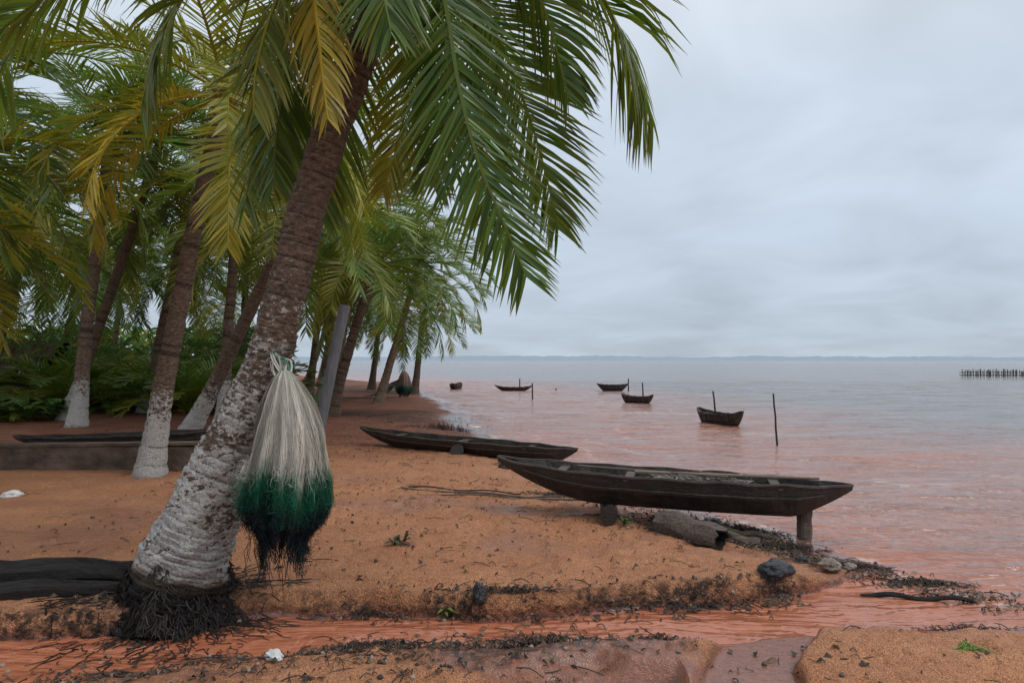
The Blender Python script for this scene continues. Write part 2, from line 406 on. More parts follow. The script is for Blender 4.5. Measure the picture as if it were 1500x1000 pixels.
# hero palm
E=obj('coconut_palm',None)
hp=crom([(-2.27,4.97,-.15),(-2.22,4.98,.12),(-2.11,4.99,.48),(-1.90,5,1.03),(-1.70,5,1.45),(-1.553,5,1.955),(-1.42,5,2.51),(-1.275,5,3.02),(-1.11,5,3.48),(-.95,5,3.89),(-.80,5,4.36)],420)
rk=[(-.2,.39),(.12,.315),(.3,.28),(.48,.250),(.75,.208),(1.03,.176),(1.45,.152),(1.955,.133),(2.51,.125),(3.0,.119),(3.9,.112),(4.4,.10)]
rd=[float(np.interp(p.z,[a for a,_ in rk],[b for _,b in rk])) for p in hp]
obj('trunk',trunk(hp,rd,M_BARKA,.062,44,.075,99),E)
mb=MB();R=random.Random(5);ns=90;nr=16;CE=Vector((-2.245,5.0,0))
def mound(az,t):
    lob=1+.12*math.sin(az*3+1)+.09*math.sin(az*5+2)+.06*math.sin(az*11)+.04*math.sin(az*17+t*3)
    r=.275+.15*t**1.6*lob+.02*math.sin(az*23+t*9);z=.24+.04*math.sin(az*7)+.03*math.sin(az*4+1)-(.36+.02*math.sin(az*7))*t
    return r,z
for j in range(nr):
    for k in range(ns):
        az=2*math.pi*k/ns;r,z=mound(az,j/(nr-1));r+=R.uniform(-.012,.012);q=R.uniform(.006,.018)
        mb.v.append((CE.x+r*math.cos(az),CE.y+r*math.sin(az),z+R.uniform(-.008,.008)));mb.c.append((q,q*.78,q*.68))
for j in range(nr-1):
    for k in range(ns):
        a=j*ns+k;b=j*ns+(k+1)%ns;mb.f.append((a,b,b+ns,a+ns))
for i in range(2600):
    az=R.uniform(0,6.283);t_=R.random();v=Vector((math.cos(az),math.sin(az),0));tn=Vector((-v.y,v.x,0))
    r,z=mound(az,t_);l=R.uniform(.03,.13);t2=min(1,t_+l/.4)
    r2,z2=mound(az,t2);p0=CE+v*(r-.01)+Vector((0,0,z+.01));p2=CE+v*(r2+R.uniform(0,.035))+tn*R.gauss(0,.04)+Vector((0,0,z2+R.uniform(-.02,.03)))
    p1=p0.lerp(p2,.5)+v*R.uniform(.0,.03)+tn*R.gauss(0,.014)
    k=R.uniform(.006,.022)*(2.5 if R.random()<.15 else 1);mb.tube([p0,p1,p2],[.0045,.0045,.002],3,[(k,k*.75,k*.62)]*3,False)
for i in range(520):
    az=R.uniform(0,6.283);v=Vector((math.cos(az),math.sin(az),0));re=.36+.40*R.random()**2;q=CE+v*re;pts=[]
    for j in range(4):
        q=q+v*R.uniform(.01,.05)+Vector((R.gauss(0,.025),R.gauss(0,.025),0));pts.append(Vector((q.x,q.y,max(H(q.x,q.y),SEA)+.004)))
    mb.tube(pts,[.0045,.0045,.003,.002],3,[(.015,.011,.009)]*4,False)
obj('roots',mb.mesh('roots',M_COL),E)
C=(-.80,5,4.38)
mb=MB();R=random.Random(21)
def hf(P,S,nl=84,ll=.72,lw=.026,y=.1,droop=.16,bare=.12,jit=.12):
    frond(mb,crom([C]+P,22),S,int(nl*1.05),ll,lw,y,droop,bare,4,jit,.020,R)
hf([(-.35,4.98,4.80),(.08,4.95,4.74),(.50,4.9,4.20),(.76,4.87,3.70),(.93,4.85,3.18)],(.1,1,-.35),100,.95,.027,.12,.26)
hf([(-.58,4.75,4.35),(-.42,4.6,3.84),(-.335,4.55,3.33),(-.215,4.55,2.85),(-.05,4.58,2.45),(.09,4.62,2.12)],(1,.15,.35),92,.70,.025,-.06,.07)
hf([(-.52,5.1,4.5),(-.24,5.15,4.15),(.02,5.2,3.6),(.20,5.22,3.07),(.33,5.22,2.52)],(.75,-.6,.3),88,.66,.026,.05,.12)
hf([(-.5,4.9,4.6),(-.1,4.8,4.45),(.2,4.75,3.9),(.36,4.72,3.3)],(.5,-.8,.2),84,.7,.026,.03,.2)
hf([(-.7,5.4,4.5),(-.75,5.75,4.1),(-.88,5.9,3.5),(-1.03,5.9,2.95)],(1,.2,0),70,.55,.028,.45,.2)
hf([(-.62,5.3,4.5),(-.52,5.5,4.1),(-.5,5.55,3.5),(-.6,5.55,2.95)],(1,.1,0),78,.66,.028,-.02,.16)
hf([(-.75,4.6,4.3),(-.78,4.4,3.9),(-.72,4.35,3.55)],(1,.1,0),60,.55,.028,.0,.16)
hf([(-1.0,4.7,4.5),(-1.2,4.5,3.95),(-1.17,4.45,3.5),(-1.11,4.42,3.05)],(1,-.2,.1),66,.40,.026,.72,.30)
hf([(-1.15,4.85,4.5),(-1.45,4.7,4.05),(-1.6,4.62,3.5),(-1.62,4.6,3.15)],(.9,-.4,.1),70,.55,.026,.28,.25)
hf([(-1.3,4.9,4.65),(-1.9,4.8,4.3),(-2.25,4.7,3.7),(-2.35,4.65,3.2)],(.5,-1,.1),80,.7,.028,.14,.22)
hf([(-1.25,5.3,4.5),(-1.7,5.55,4.0),(-1.95,5.65,3.4),(-2.05,5.65,2.8)],(1,-.5,.0),84,.75,.030,.06,.2)
hf([(-1.15,5.15,4.5),(-1.5,5.25,4.0),(-1.68,5.3,3.4),(-1.72,5.3,2.85)],(1,-.2,.0),80,.68,.028,.0,.16)
hf([(-1.0,5.5,4.5),(-1.3,5.9,4.0),(-1.5,6.0,3.3),(-1.55,6.0,2.75)],(1,-.1,.0),76,.7,.030,.10,.2)
hf([(-1.3,4.5,4.35),(-1.8,4.05,3.95),(-2.3,3.85,3.62),(-2.85,3.75,3.1)],(.5,-1,.1),84,.65,.028,.0,.28)
hf([(-1.6,4.9,4.7),(-2.4,4.8,4.45),(-3.1,4.7,3.75),(-3.4,4.65,3.1)],(.2,-1,.1),84,.75,.028,.06,.28)
hf([(-.5,5.5,4.5),(-.3,6.0,4.0),(-.25,6.3,3.3),(-.2,6.4,2.7)],(1,-.1,.0),76,.65,.030,.03,.2)
for i in range(8):
    gen_frond(mb,C,i*2.4+1,math.radians(R.uniform(35,80)),3.3,math.radians(R.uniform(45,85)),54,.75,.032,R.uniform(0,.12),R,.2,3)
for i in range(40):
    az=R.uniform(0,6.28);v=Vector((math.cos(az),math.sin(az),0));c0=Vector(C)
    mb.tube([c0+v*.09+Vector((-.05,0,-.45+R.uniform(0,.3))),c0+v*.15+Vector((0,0,-.05)),c0+v*R.uniform(.2,.35)+Vector((0,0,R.uniform(0,.2)))],[.03,.025,.006],4,[(.7,.1,1)]*3)
obj('fronds',mb.mesh('fronds',M_FROND),E)
# surveyed palms
palm((-5.04,10.3),(-4.02,10.3,5.35),.21,.13,3,1.05,.4,bow=-.12)
palm((-10.1,17.2),(-9.45,17.2,6.5),.24,.14,0,1.1,1.0,bow=-.1)
palm((-10.9,22),(-9.75,22,6.0),.24,.14,1,1.0,2.0)
palm((-6.7,15.2),(-4.4,15.0,4.7),.23,.14,1,1.0,3.0,bow=.05)
palm((-5.25,21.4),(-3.85,21,4.3),.25,.15,2,.98,.3,False,-.1)
palm((-5.6,22.5),(-4.9,24,6.1),.22,.14,0,1.0,1.3,False,.05)
palm((-4.75,36),(-4.3,36,4.0),.25,.15,0,1.0,2.2,False)
palm((-7.6,40),(-6.9,39,4.4),.25,.15,2,1.0,5.2,False)
palm((-8.8,32),(-8.1,32,5.6),.25,.15,1,1.1,4.2,False)
palm((-4.9,27),(-3.5,28,5.3),.22,.14,2,1.0,3.9,False)
palm((-6.2,24.5),(-5.3,26,7.0),.22,.14,2,1.05,.9,False)
palm((-9.2,9.0),(-7.6,8.6,3.5),.22,.14,3,1.0,2.1)
palm((-10.4,10.8),(-8.4,10.2,5.3),.22,.14,0,1.1,.2)
palm((-11.6,19.2),(-9.0,19.0,7.6),.20,.13,2,1.1,5.0,bow=.05)
palm((-7.2,18.4),(-6.9,18.6,6.4),.20,.13,0,1.0,2.5)
R=random.Random(77)
for i,(x,y) in enumerate([(-15,21),(-17,27),(-13.5,27),(-11,30),(-19,35),(-14,36),(-10.5,37),(-22,30),(-24,42),(-12,46),(-21,52),(-15.5,17),(-18,22),(-7.5,29)]):
    lx=R.uniform(.2,1.8);palm((x,y),(x+lx,y+R.uniform(-1,1),R.uniform(4.6,7.6)),.23,.14,R.choice([0,0,2,1,2]),R.uniform(1.0,1.25),R.uniform(0,6),y<30 and R.random()<.6,R.uniform(-.15,.1),60)
for i in range(36):
    x=R.uniform(-28,-9);y=R.uniform(21,36)
    if x/y>-.33:continue
    o=obj('young_palm',CRL[i%2],None,(x,y,.1));k=R.uniform(.8,1.35);o.scale=(k,k,k);o.rotation_euler=(0,0,R.uniform(0,6))
for x,y,k in((-13.2,19.3,.55),(-12.3,18.6,.4),(-9.0,23,.55),(-8.2,22,.45),(-14.5,18,.6),(-7.4,21.5,.5),(-10.9,25,.6),(-15.5,20,.9),(-9.6,26,.8),(-8.6,24.5,.6),(-12.6,24,.9),(-14.2,25,1.0)):
    o=obj('young_palm',CRL[R.randrange(2)],None,(x,y,.05));o.scale=(k,k,k);o.rotation_euler=(0,0,R.uniform(0,6))
def leafmass(name,n,xf,yf,hf_,lo,hi):
    mb=MB()
    for i in range(n):
        x,y=xf(),yf();x=x*y if lo<1 else x
        hm=hf_(x,y);z=R.random()**.8*hm
        if hm<=0:continue
        p=Vector((x,y,z));d=Vector((R.uniform(-1,1),R.uniform(-1,1),R.uniform(-.7,.9))).normalized()*R.uniform(lo,hi)
        w=Vector((R.uniform(-.3,.3),0,1)).normalized()*R.uniform(.1,.2)*d.length*.6;g=R.uniform(0,.6)*(.3+.7*z/hm)
        q=p+d*.5+Vector((0,0,.03));e=p+d+Vector((0,0,-.06))
        mb.quad_strip([[tuple(p-w*.2),tuple(p+w*.2)],[tuple(q-w),tuple(q+w)],[tuple(e-w*.1),tuple(e+w*.1)]],[(R.uniform(-.1,.12) if R.random()<.93 else .5,g,0)]*3)
    obj(name,mb.mesh(name,M_FROND))
leafmass('undergrowth_shrubs',19000,lambda:R.uniform(-.95,-.30),lambda:R.uniform(23,36),lambda x,y:2.6*float(sst(.2,.75,vn(np.array(x*.45),np.array(y*.25),81)))+.35,.25,.6)
leafmass('distant_palm_grove',6200,lambda:R.uniform(-95,-24),lambda:R.uniform(62,80),lambda x,y:3.5+3.0*float(vn(np.array(x*.22),np.array(y*.1),4)),1.01,1.9)
# ---------------------------------------------------------------- canoes
def canoe(L,B,D,rise,loc,yaw,pitch=0,thw=3,roll=0,mat=None,name='wooden_canoe',gear=False,rkL=.5,rkR=.5,riseR=None,pR=1.6):
    mb=MB();n=61;th=.022;rings=[];riseR=rise if riseR is None else riseR
    def tz(s):return D+(rise if s<0 else riseR)*abs(s)**3.0
    def bz(s):
        k=rkL if s<0 else rkR
        a=max(0,(abs(s)-(1-k))/k);return (D*.88+(rise if s<0 else riseR))*a**(1.6 if s<0 else pR)
    def hb(s):
        a=abs(s);return (B/2)*(max(0,1-a**2.4))**.8+.016
    def wb_(s):return .010*math.sin(s*23)+.006*math.sin(s*51+1)
    for i in range(n):
        s=-1+2*i/(n-1);t=tz(s)+.006*math.sin(s*19+2);b=bz(s);w=hb(s);wb=w*.66;x=s*L/2;m=b+(t-b)*.5;wm=w*.92
        wob=wb_(s);ti=min(th,(t-b)*.4)
        out=[(x,-w+wob,t),(x,-wm+wob,m),(x,-wb,b),(x,wb,b),(x,wm+wob,m),(x,w+wob,t)]
        inn=[(x,max(w-th,.004)+wob,t),(x,max(wm-th,.003),m+ti*.3),(x,max(wb-th,.002),b+ti),(x,-max(wb-th,.002),b+ti),(x,-max(wm-th,.003),m+ti*.3),(x,-max(w-th,.004)+wob,t)]
        rings.append(out+inn)
    o=len(mb.v)
    for r in rings:mb.v.extend(r);mb.c.extend([(0,0,0)]*12)
    for i in range(n-1):
        for k in range(12):
            a=o+i*12+k;b=o+i*12+(k+1)%12;mb.f.append((a,b,b+12,a+12))
    for base,rev in((o,False),(o+(n-1)*12,True)):
        f=[base+k for k in(0,1,2,3,4,5)];mb.f.append(tuple(f if not rev else f[::-1]))
    E=obj(name,None,None,loc);E.rotation_euler=(roll,pitch,yaw)
    obj('hull',mb.mesh('hull',mat or M_WOOD),E)
    mb=MB()
    for sg in(-1,1):
        pts=[]
        for i in range(n):
            s=-1+2*i/(n-1);pts.append(Vector((s*L/2,sg*(hb(s)+.006)+wb_(s),tz(s)+.004+.006*math.sin(s*19+2))))
        mb.tube(pts,[.014]*n,4,ph=math.pi/4)
        pts=[Vector((p.x,sg*(hb(p.x/(L/2))*.955+.004)+wb_(p.x/(L/2)),bz(p.x/(L/2))+(tz(p.x/(L/2))-bz(p.x/(L/2)))*.60)) for p in pts[5:-5]]
        mb.tube(pts,[.007]*len(pts),4,ph=math.pi/4)
    for i in range(thw):
        s=-.6+1.2*i/(max(1,thw-1)) if thw>1 else 0
        mb.box((s*L/2,0,tz(s)-.035),.09,2*hb(s)-.03,.022)
    for s in np.linspace(-.7,.7,9):
        mb.box((s*L/2,0,bz(s)+.04),.03,1.25*hb(s),.035)
    obj('gunwales_and_thwarts',mb.mesh('trim',M_WOOD2),E)
    if gear:
        mb=MB();Rg=random.Random(3)
        for i in range(110):
            x=Rg.uniform(-.1,.4)*L/2+.1;y=Rg.uniform(-.2,.2);z=D-.04+Rg.uniform(-.02,.06);p=Vector((x,y,z))
            pts=[p+Vector((Rg.uniform(-.15,.15),Rg.uniform(-.1,.1),Rg.uniform(-.03,.02))) for _ in range(4)]
            k=Rg.uniform(.05,.3);mb.tube(crom(pts,8),[.006]*8,4,[(k,k*.9,k*.8)]*8)
        mb.tube([Vector((-.3,-.1,D+.02)),Vector((L*.42,.12,D+.035))],[.018,.014],6,[(.2,.16,.12)]*2)
        mb.tube([Vector((-.9,.05,D+.02)),Vector((.6,-.12,D+.03))],[.014,.014],6,[(.12,.09,.07)]*2)
        obj('nets_and_pole',mb.mesh('gear',M_COL),E)
    return E
canoe(3.5,.70,.30,.065,(1.54,7.5,.148),math.atan2(-.8,3.36),math.radians(1.7),4,gear=True,rkL=.62,rkR=.32,riseR=.0,pR=1.25)
canoe(4.35,.62,.22,.07,(-.9,13.0,-.01),math.atan2(-1.9,3.95),math.radians(1.6),3,rkL=.5,rkR=.15,riseR=0,pR=1.2)
canoe(3.6,.6,.22,.05,(-5.9,11.6,.22),.08,math.radians(-2),2)
canoe(2.0,.6,.28,.1,(-3.4,45,SEA-.05),1.4,0,2)
canoe(2.15,.5,.22,.12,(.1,42,SEA-.05),-.05,0,2)
canoe(1.75,.6,.36,.08,(5.7,42,SEA-.05),-.1,0,2)
canoe(1.5,.5,.30,.1,(5.0,29.6,SEA-.05),-.75,0,2)
canoe(1.8,.56,.34,.12,(5.6,20,SEA-.07),-1.15,0,2)
# supports
def logobj(name,p0,p1,r,mat,seed=0,hollow=False,sides=16,lump=1):
    mb=MB();Rl=random.Random(seed);a=Vector(p0);b=Vector(p1);n=24
    pts=[a.lerp(b,i/(n-1))+Vector((0,0,.012*math.sin(i*.5+seed))) for i in range(n)]
    ph=[Rl.uniform(0,6) for _ in range(3)]
    def rf(i,th):
        e=1 if hollow or lump<2 else (1-.75*max(0,(i-17)/6)**2*(.6+.4*math.sin(th*3+ph[2])))
        return r*e*(1+lump*(.07*math.sin(2*th+ph[0]+i*.07)+.05*math.sin(5*th+ph[1]-i*.17)+.03*math.sin(9*th+i*.35)+.06*math.sin(i*.6+seed)+Rl.uniform(-.02,.02)))
    mb.tube(pts,rf,sides,None,not hollow)
    if hollow:
        o=len(mb.v);d=(b-a).normalized()
        for k in range(sides):
            v=Vector(mb.v[(n-1)*sides+k]);mb.v[(n-1)*sides+k]=tuple(v+d*Rl.uniform(-.06,.04))
            v=Vector(mb.v[k]);mb.v[k]=tuple(v-d*Rl.uniform(-.03,.04))
        for i in range(n):
            for k in range(sides):
                v=Vector(mb.v[i*sides+k]);mb.v.append(tuple(pts[i]+(v-pts[i])*.80));mb.c.append((0,0,0))
        for i in range(n-1):
            for k in range(sides):
                p=o+i*sides+k;q=o+i*sides+(k+1)%sides;mb.f.append((p,p+sides,q+sides,q))
        for base in(0,(n-1)*sides):
            for k in range(sides):
                p=base+k;q=base+(k+1)%sides;mb.f.append((p,q,o+q,o+p))
    m=mb.mesh(name,mat)
    if hollow:
        m.materials.append(M_CHAR);nf=(n-1)*sides
        for i,p in enumerate(m.polygons):
            if i>=nf:p.material_index=1
    return obj(name,m)
logobj('log_roller',(.93,7.12,H(.93,7.2)+.085),(1.02,7.85,H(1,7.8)+.085),.085,M_WOOD,1)
logobj('wooden_stump',(2.83,7.2,-.25),(2.84,7.22,.19),.07,M_LOG,2)
logobj('log_roller',(-.93,12.55,H(-.9,12.6)+.07),(-.85,13.2,H(-.9,13.1)+.08),.11,M_WOOD,3)
logobj('hollow_log',(1.38,6.95,H(1.38,6.95)+.10),(1.80,6.40,H(1.8,6.42)+.075),.108,M_LOG,4,True)
logobj('rotten_log',(-4.3,5.12,.12),(-2.62,5.26,.09),.115,M_CHAR,5,lump=2.2,sides=28)
logobj('rotten_log',(-4.3,4.80,.02),(-2.60,5.06,.04),.09,M_CHAR,6,lump=2.2,sides=28)
logobj('driftwood_stick',(2.0,7.2,H(2,7.2)+.03),(2.55,7.05,H(2.5,7.05)+.02),.028,M_LOG,7,sides=8)
logobj('driftwood_plank',(1.75,6.95,H(1.75,6.95)+.03),(2.25,6.75,H(2.2,6.75)+.02),.045,M_LOG,8,sides=8)
logobj('driftwood_stick',(2.55,5.45,H(2.55,5.45)+.05),(3.25,5.25,SEA+.03),.018,M_CHAR,11,sides=8)
logobj('driftwood_stick',(-1.35,9.1,.03),(.95,8.3,.02),.012,M_LOG,9,sides=6)
logobj('driftwood_stick',(-1.1,8.7,.03),(.75,8.55,.02),.010,M_LOG,10,sides=6)
logobj('driftwood_stick',(-1.3,9.25,.03),(.1,8.75,.03),.009,M_CHAR,12,sides=6)
logobj('grey_pole',(-3.25,12,-.2),(-2.72,12,2.5),.088,M_METAL,0,lump=.2)
def stake(x,y,z1,lx=0,r=.03,name='mooring_stake'):
    mb=MB();Rl=random.Random(int(x*100));n=7
    pts=[Vector((x+lx*i/(n-1)+Rl.uniform(-.012,.012),y,SEA-.4+(z1-SEA+.4)*i/(n-1))) for i in range(n)]
    mb.tube(pts,[r*(1-.3*i/(n-1)) for i in range(n)],7);return obj(name,mb.mesh(name,M_WOOD))
stake(5.53,15.4,.9,-.10,.024);stake(5.65,20.3,.75,-.14,.03);stake(5.25,29.6,.7,-.03,.035);stake(6.6,42,.55,.0,.045);stake(.45,42,.55,0,.045);stake(.93,33.5,.55,0,.04);stake(2.5,42,-.0,0,.05)
mb=MB();R=random.Random(9)
for i in range(200):
    x=46.8+i*.13+R.uniform(-.05,.05);y=77+R.uniform(-.1,.1)+i*.01;zt=.55+R.uniform(-.12,.15)
    mb.tube([Vector((x,y,-.6)),Vector((x+R.uniform(-.06,.06),y,zt))],[.045,.035],5)
mb.tube([Vector((46.6,77.1,.3)),Vector((73,78.4,.3))],[.04,.04],5);mb.tube([Vector((46.6,77.1,.02)),Vector((73,78.4,.02))],[.04,.04],5)
obj('stake_fish_fence',mb.mesh('stake_fish_fence',M_WOOD2))
# far shore
mb=MB();N=520
ft=[];fb=[]
for i in range(N):
    x=-2600+5200*i/(N-1);y=1500+.00001*x*x
    h=8.5+3.0*float(fbm(np.array([x*.006]),np.array([0.]),71,5)[0])+1.8*float(fbm(np.array([x*.08]),np.array([3.]),72,3)[0])
    fb.append((x,y,-1));ft.append((x,y+30,h+SEA))
mb.quad_strip([fb,ft],[(0,0,0)]*2)
bk=[(x,y+200,-1) for x,y,z in ft];mb.quad_strip([ft,bk],[(0,0,0)]*2)
tt=NT('hazy_far_shore');pb=tt.bsdf((.27,.33,.39),1.0,spec=0);obj('distant_shore',mb.mesh('distant_shore',tt.done(pb.outputs[0])))  # distance haze is put into the flat pale base colour, no volume
# ---------------------------------------------------------------- fishing nets
def net_bundle(name,cx,cy,ztop,zbot,rmax,seed,strands,white=(.58,.56,.49),sw=.0022,trail=.35):
    R=random.Random(seed);mb=MB();Ht=ztop-zbot
    us=[0,.04,.10,.2,.35,.5,.65,.8,.92,1];rs=[.12,.28,.42,.60,.78,.90,.98,1.0,.84,.55]
    def prof(u,th):
        r=rmax*float(np.interp(u,us,rs))
        return r*(1+.12*math.sin(th*2+.6)*u+.10*math.sin(th*6+1+u*3)*min(1,u*3)+.06*math.sin(th*13+u*5+seed)+.03*math.sin(th*23-u*4)+.05*math.sin(u*9+th*2))
    def bot(th):return 1+.10*math.sin(th*2+2)+.07*math.sin(th*5+seed)+.05*math.sin(th*11)
    def colr(u,th):
        k=R.uniform(.65,1.25)*(1+.28*math.sin(th*13+u*5));u=u+R.uniform(-.05,.05)+.05*math.sin(th*3+1)+.025*math.sin(th*9)
        if u<.58:c=[v*k for v in white]
        elif u<.66:t=(u-.58)/.08;c=[(a*(1-t)+b*t)*k for a,b in zip(white,(.06,.22,.13))]
        elif u<.81:c=[v*k for v in(.012,.125,.068)]
        else:c=[v*k for v in(.012,.024,.030)]
        return tuple(c)
    n=50;sd=90
    for i in range(n+1):
        for k in range(sd):
            th=2*math.pi*k/sd;u=i/n*.84*bot(th);r=prof(min(u,1),th)*.74
            mb.v.append((cx+.03*math.sin(u*3)+r*math.cos(th),cy+r*math.sin(th)*.8,ztop-u*Ht));mb.c.append(tuple(v*.75 for v in colr(u,th)))
    for i in range(n):
        for k in range(sd):
            a=i*sd+k;b=i*sd+(k+1)%sd;mb.f.append((a,b,b+sd,a+sd))
    for _ in range(strands):
        th=R.uniform(0,6.283);u0=max(0,R.uniform(-.3,.85));u1=min(1.0,u0+R.uniform(.2,.7));m=8;rows=[];cols=[]
        bb=bot(th)
        if u1>.9:u1=R.uniform(.82,1.0)*bb+R.random()**4*.16
        ex=R.choice((R.uniform(.78,1.0),R.uniform(.97,1.08)));dth=R.uniform(-.22,.22);w=sw*R.uniform(.4,1.2);ph=R.uniform(0,6)
        for j in range(m):
            u=u0+(u1-u0)*j/(m-1);t2=th+dth*(j/(m-1))**2+R.uniform(-.02,.02)*(1+2*u);r=prof(min(u,1),t2)*ex+.004*math.sin(u*20+ph)
            p=Vector((cx+.03*math.sin(u*3)+r*math.cos(t2),cy+r*math.sin(t2)*.85,ztop-u*Ht));wv=Vector((-math.sin(t2),math.cos(t2),0))*w
            rows.append((tuple(p-wv),tuple(p+wv)));cols.append(colr(u,t2))
        mb.quad_strip(rows,cols)
    nu,nt_=46,70
    for k in range(nt_):
        for sg in(-1,1):
            rows=[];cols=[];th0=2*math.pi*k/nt_
            for j in range(nu):
                u=.02+j/(nu-1)*.90;t2=th0+sg*.045*(1 if j%2 else -1)+.1*math.sin(u*6+k)*u;r=prof(u,t2)*1.07
                p=Vector((cx+.03*math.sin(u*3)+r*math.cos(t2),cy+r*math.sin(t2)*.85,ztop-u*Ht));wv=Vector((-math.sin(t2),math.cos(t2),0))*.0008
                rows.append((tuple(p-wv),tuple(p+wv)));cols.append(tuple(v*1.1 for v in white) if u<.6 else (.03,.15,.09))
            mb.quad_strip(rows,cols)
    for _ in range(int(strands*.36)):
        th=R.uniform(0,6.283);u=R.uniform(.6,1.06)*bot(th);r=prof(min(u,1),th)*R.uniform(.85,1.16);p=Vector((cx+r*math.cos(th),cy+r*math.sin(th)*.85,ztop-u*Ht))
        rad=R.uniform(.008,.04);ax=Vector((R.gauss(0,1),R.gauss(0,1),R.gauss(0,1))).normalized();e=ax.orthogonal().normalized();f=ax.cross(e);cc=colr(u,th)
        rows=[]
        for j in range(8):
            a=j*.75;q=p+(e*math.cos(a)+f*math.sin(a))*rad;rows.append((tuple(q),tuple(q+ax*sw*1.1)))
        mb.quad_strip(rows,[cc]*8)
    for _ in range(int(strands*.014)):
        x=cx-.07+R.gauss(0,.06);p=Vector((x,cy+R.uniform(-.1,.1),zbot+.12));l=R.random()**2*trail+.12;pts=[]
        for j in range(7):pts.append(p+Vector((.018*math.sin(j*1.3+x*50),0,-l*j/6)))
        k=R.uniform(.01,.05);mb.tube(pts,[sw*.9]*7,3,[(k,k,k*1.1)]*7)
    return obj(name,mb.mesh(name,M_NET))
net_bundle('hanging_fishing_net',-1.455,4.74,1.53,.47,.237,5,8500)
mb=MB();Rk=random.Random(8)
for i in range(30):
    a=Vector((-1.455+Rk.uniform(-.04,.04),4.74+Rk.uniform(-.02,.02),1.46));b=Vector((-1.48+Rk.uniform(-.07,.07),4.80,1.56+Rk.uniform(-.06,.06)));c_=Vector((-1.57+Rk.uniform(-.03,.03),4.87,1.62+Rk.uniform(-.07,.04)))
    k=Rk.choice([(.5,.48,.42),(.35,.36,.3),(.05,.2,.13),(.6,.58,.5)]);mb.tube(crom([a,b,c_],7),[.006]*7,5,[k]*7)
pts=[Vector((-1.655+.17*math.cos(t),5+.17*math.sin(t),1.63+.05*math.cos(t))) for t in np.linspace(-2.4,.4,14)]
mb.tube(pts,[.005]*14,5,[(.12,.12,.10)]*14)
obj('net_rope',mb.mesh('net_rope',M_COL))
net_bundle('hanging_fishing_net',-4.6,31.5,1.15,.10,.30,6,500,(.38,.26,.22),.01,.1)
mb=MB();n=30;m=10;rows=[]
for i in range(n):
    u=i/(n-1);a=Vector((-4.75,31.5,.9)).lerp(Vector((-7.0,30,.12)),u);a.z-=.35*math.sin(math.pi*u)
    rows.append([tuple(a+Vector((.08*math.sin(i+k),.1*k,-(a.z-.04)*(k/(m-1))*(.55+.3*math.sin(i*.9))-.0))) for k in range(m)])
mb.quad_strip(rows,[(.16,.18,.15) if i%3 else (.08,.12,.10) for i in range(n)]);obj('draped_fishing_net',mb.mesh('draped_fishing_net',M_NET))
# ---------------------------------------------------------------- wall, shed, hut
mb=MB();R=random.Random(4)
x=-12.
while x<-4.4:
    w=R.uniform(.7,1.5);w=min(w,-4.3-x)
    mb.box((x+w/2,10.75+R.uniform(-.02,.02),.14+R.uniform(-.02,.02)),w-.004,.24,.42,Matrix.Rotation(R.uniform(-.012,.012),3,'Y'));x+=w
mb.box((-6.6,10.77,.375),4.4,.30,.035,Matrix.Rotation(-.01,3,'Y'));mb.box((-10.5,10.77,.38),3.0,.30,.035)
obj('low_retaining_wall',mb.mesh('low_retaining_wall',M_CONC))
E=obj('thatched_shed',None,None,(-16.2,24.5,0));mb=MB()
for sx in(-1.1,0,1.1):
    for sy in(-.8,.8):mb.tube([Vector((sx,sy,-.1)),Vector((sx,sy,1.7))],[.05,.05],6)
obj('posts',mb.mesh('posts',M_WOOD2),E);mb=MB()
for i in range(900):
    sy=R.choice((-1,1));x=R.uniform(-1.4,1.4);t=R.random();l=R.uniform(.3,.6)
    p=Vector((x,sy*t*1.1,2.3-t*.8+R.uniform(-.03,.05)));q=p+Vector((R.uniform(-.1,.1),sy*l*.75,-l*.65));wv=Vector((.03,0,0))
    mb.quad_strip([[tuple(p-wv),tuple(p+wv)],[tuple(q-wv),tuple(q+wv)]],[(0,0,0)]*2)
for i in range(500):
    x=R.uniform(-1.2,1.2);z=R.uniform(.0,1.2);p=Vector((x,-.82+R.uniform(-.04,.04),z));q=p+Vector((R.uniform(-.1,.1),0,.5));wv=Vector((.025,0,0))
    mb.quad_strip([[tuple(p-wv),tuple(p+wv)],[tuple(q-wv),tuple(q+wv)]],[(0,0,0)]*2)
obj('thatch',mb.mesh('thatch',M_THATCH),E)
E=obj('mud_brick_hut',None,None,(-15.2,40,0));mb=MB()
M_MUD=mat_simple('mud_brick',(.22,.09,.05),(.30,.13,.075),3,.9)
mb.box((0,0,.95),2.4,2,1.9);obj('walls',mb.mesh('walls',M_MUD),E)
mb=MB();mb.box((0,-.62,2.08),2.9,1.5,.05,Matrix.Rotation(.45,3,'X'));mb.box((0,.62,2.08),2.9,1.5,.05,Matrix.Rotation(-.45,3,'X'));obj('roof',mb.mesh('roof',M_THATCH),E)
mb=MB();mb.box((.2,-1.01,.8),.7,.05,1.6);mb.box((-.7,-1.01,1.1),.5,.05,.5);obj('door_and_window',mb.mesh('door',M_WOOD),E)
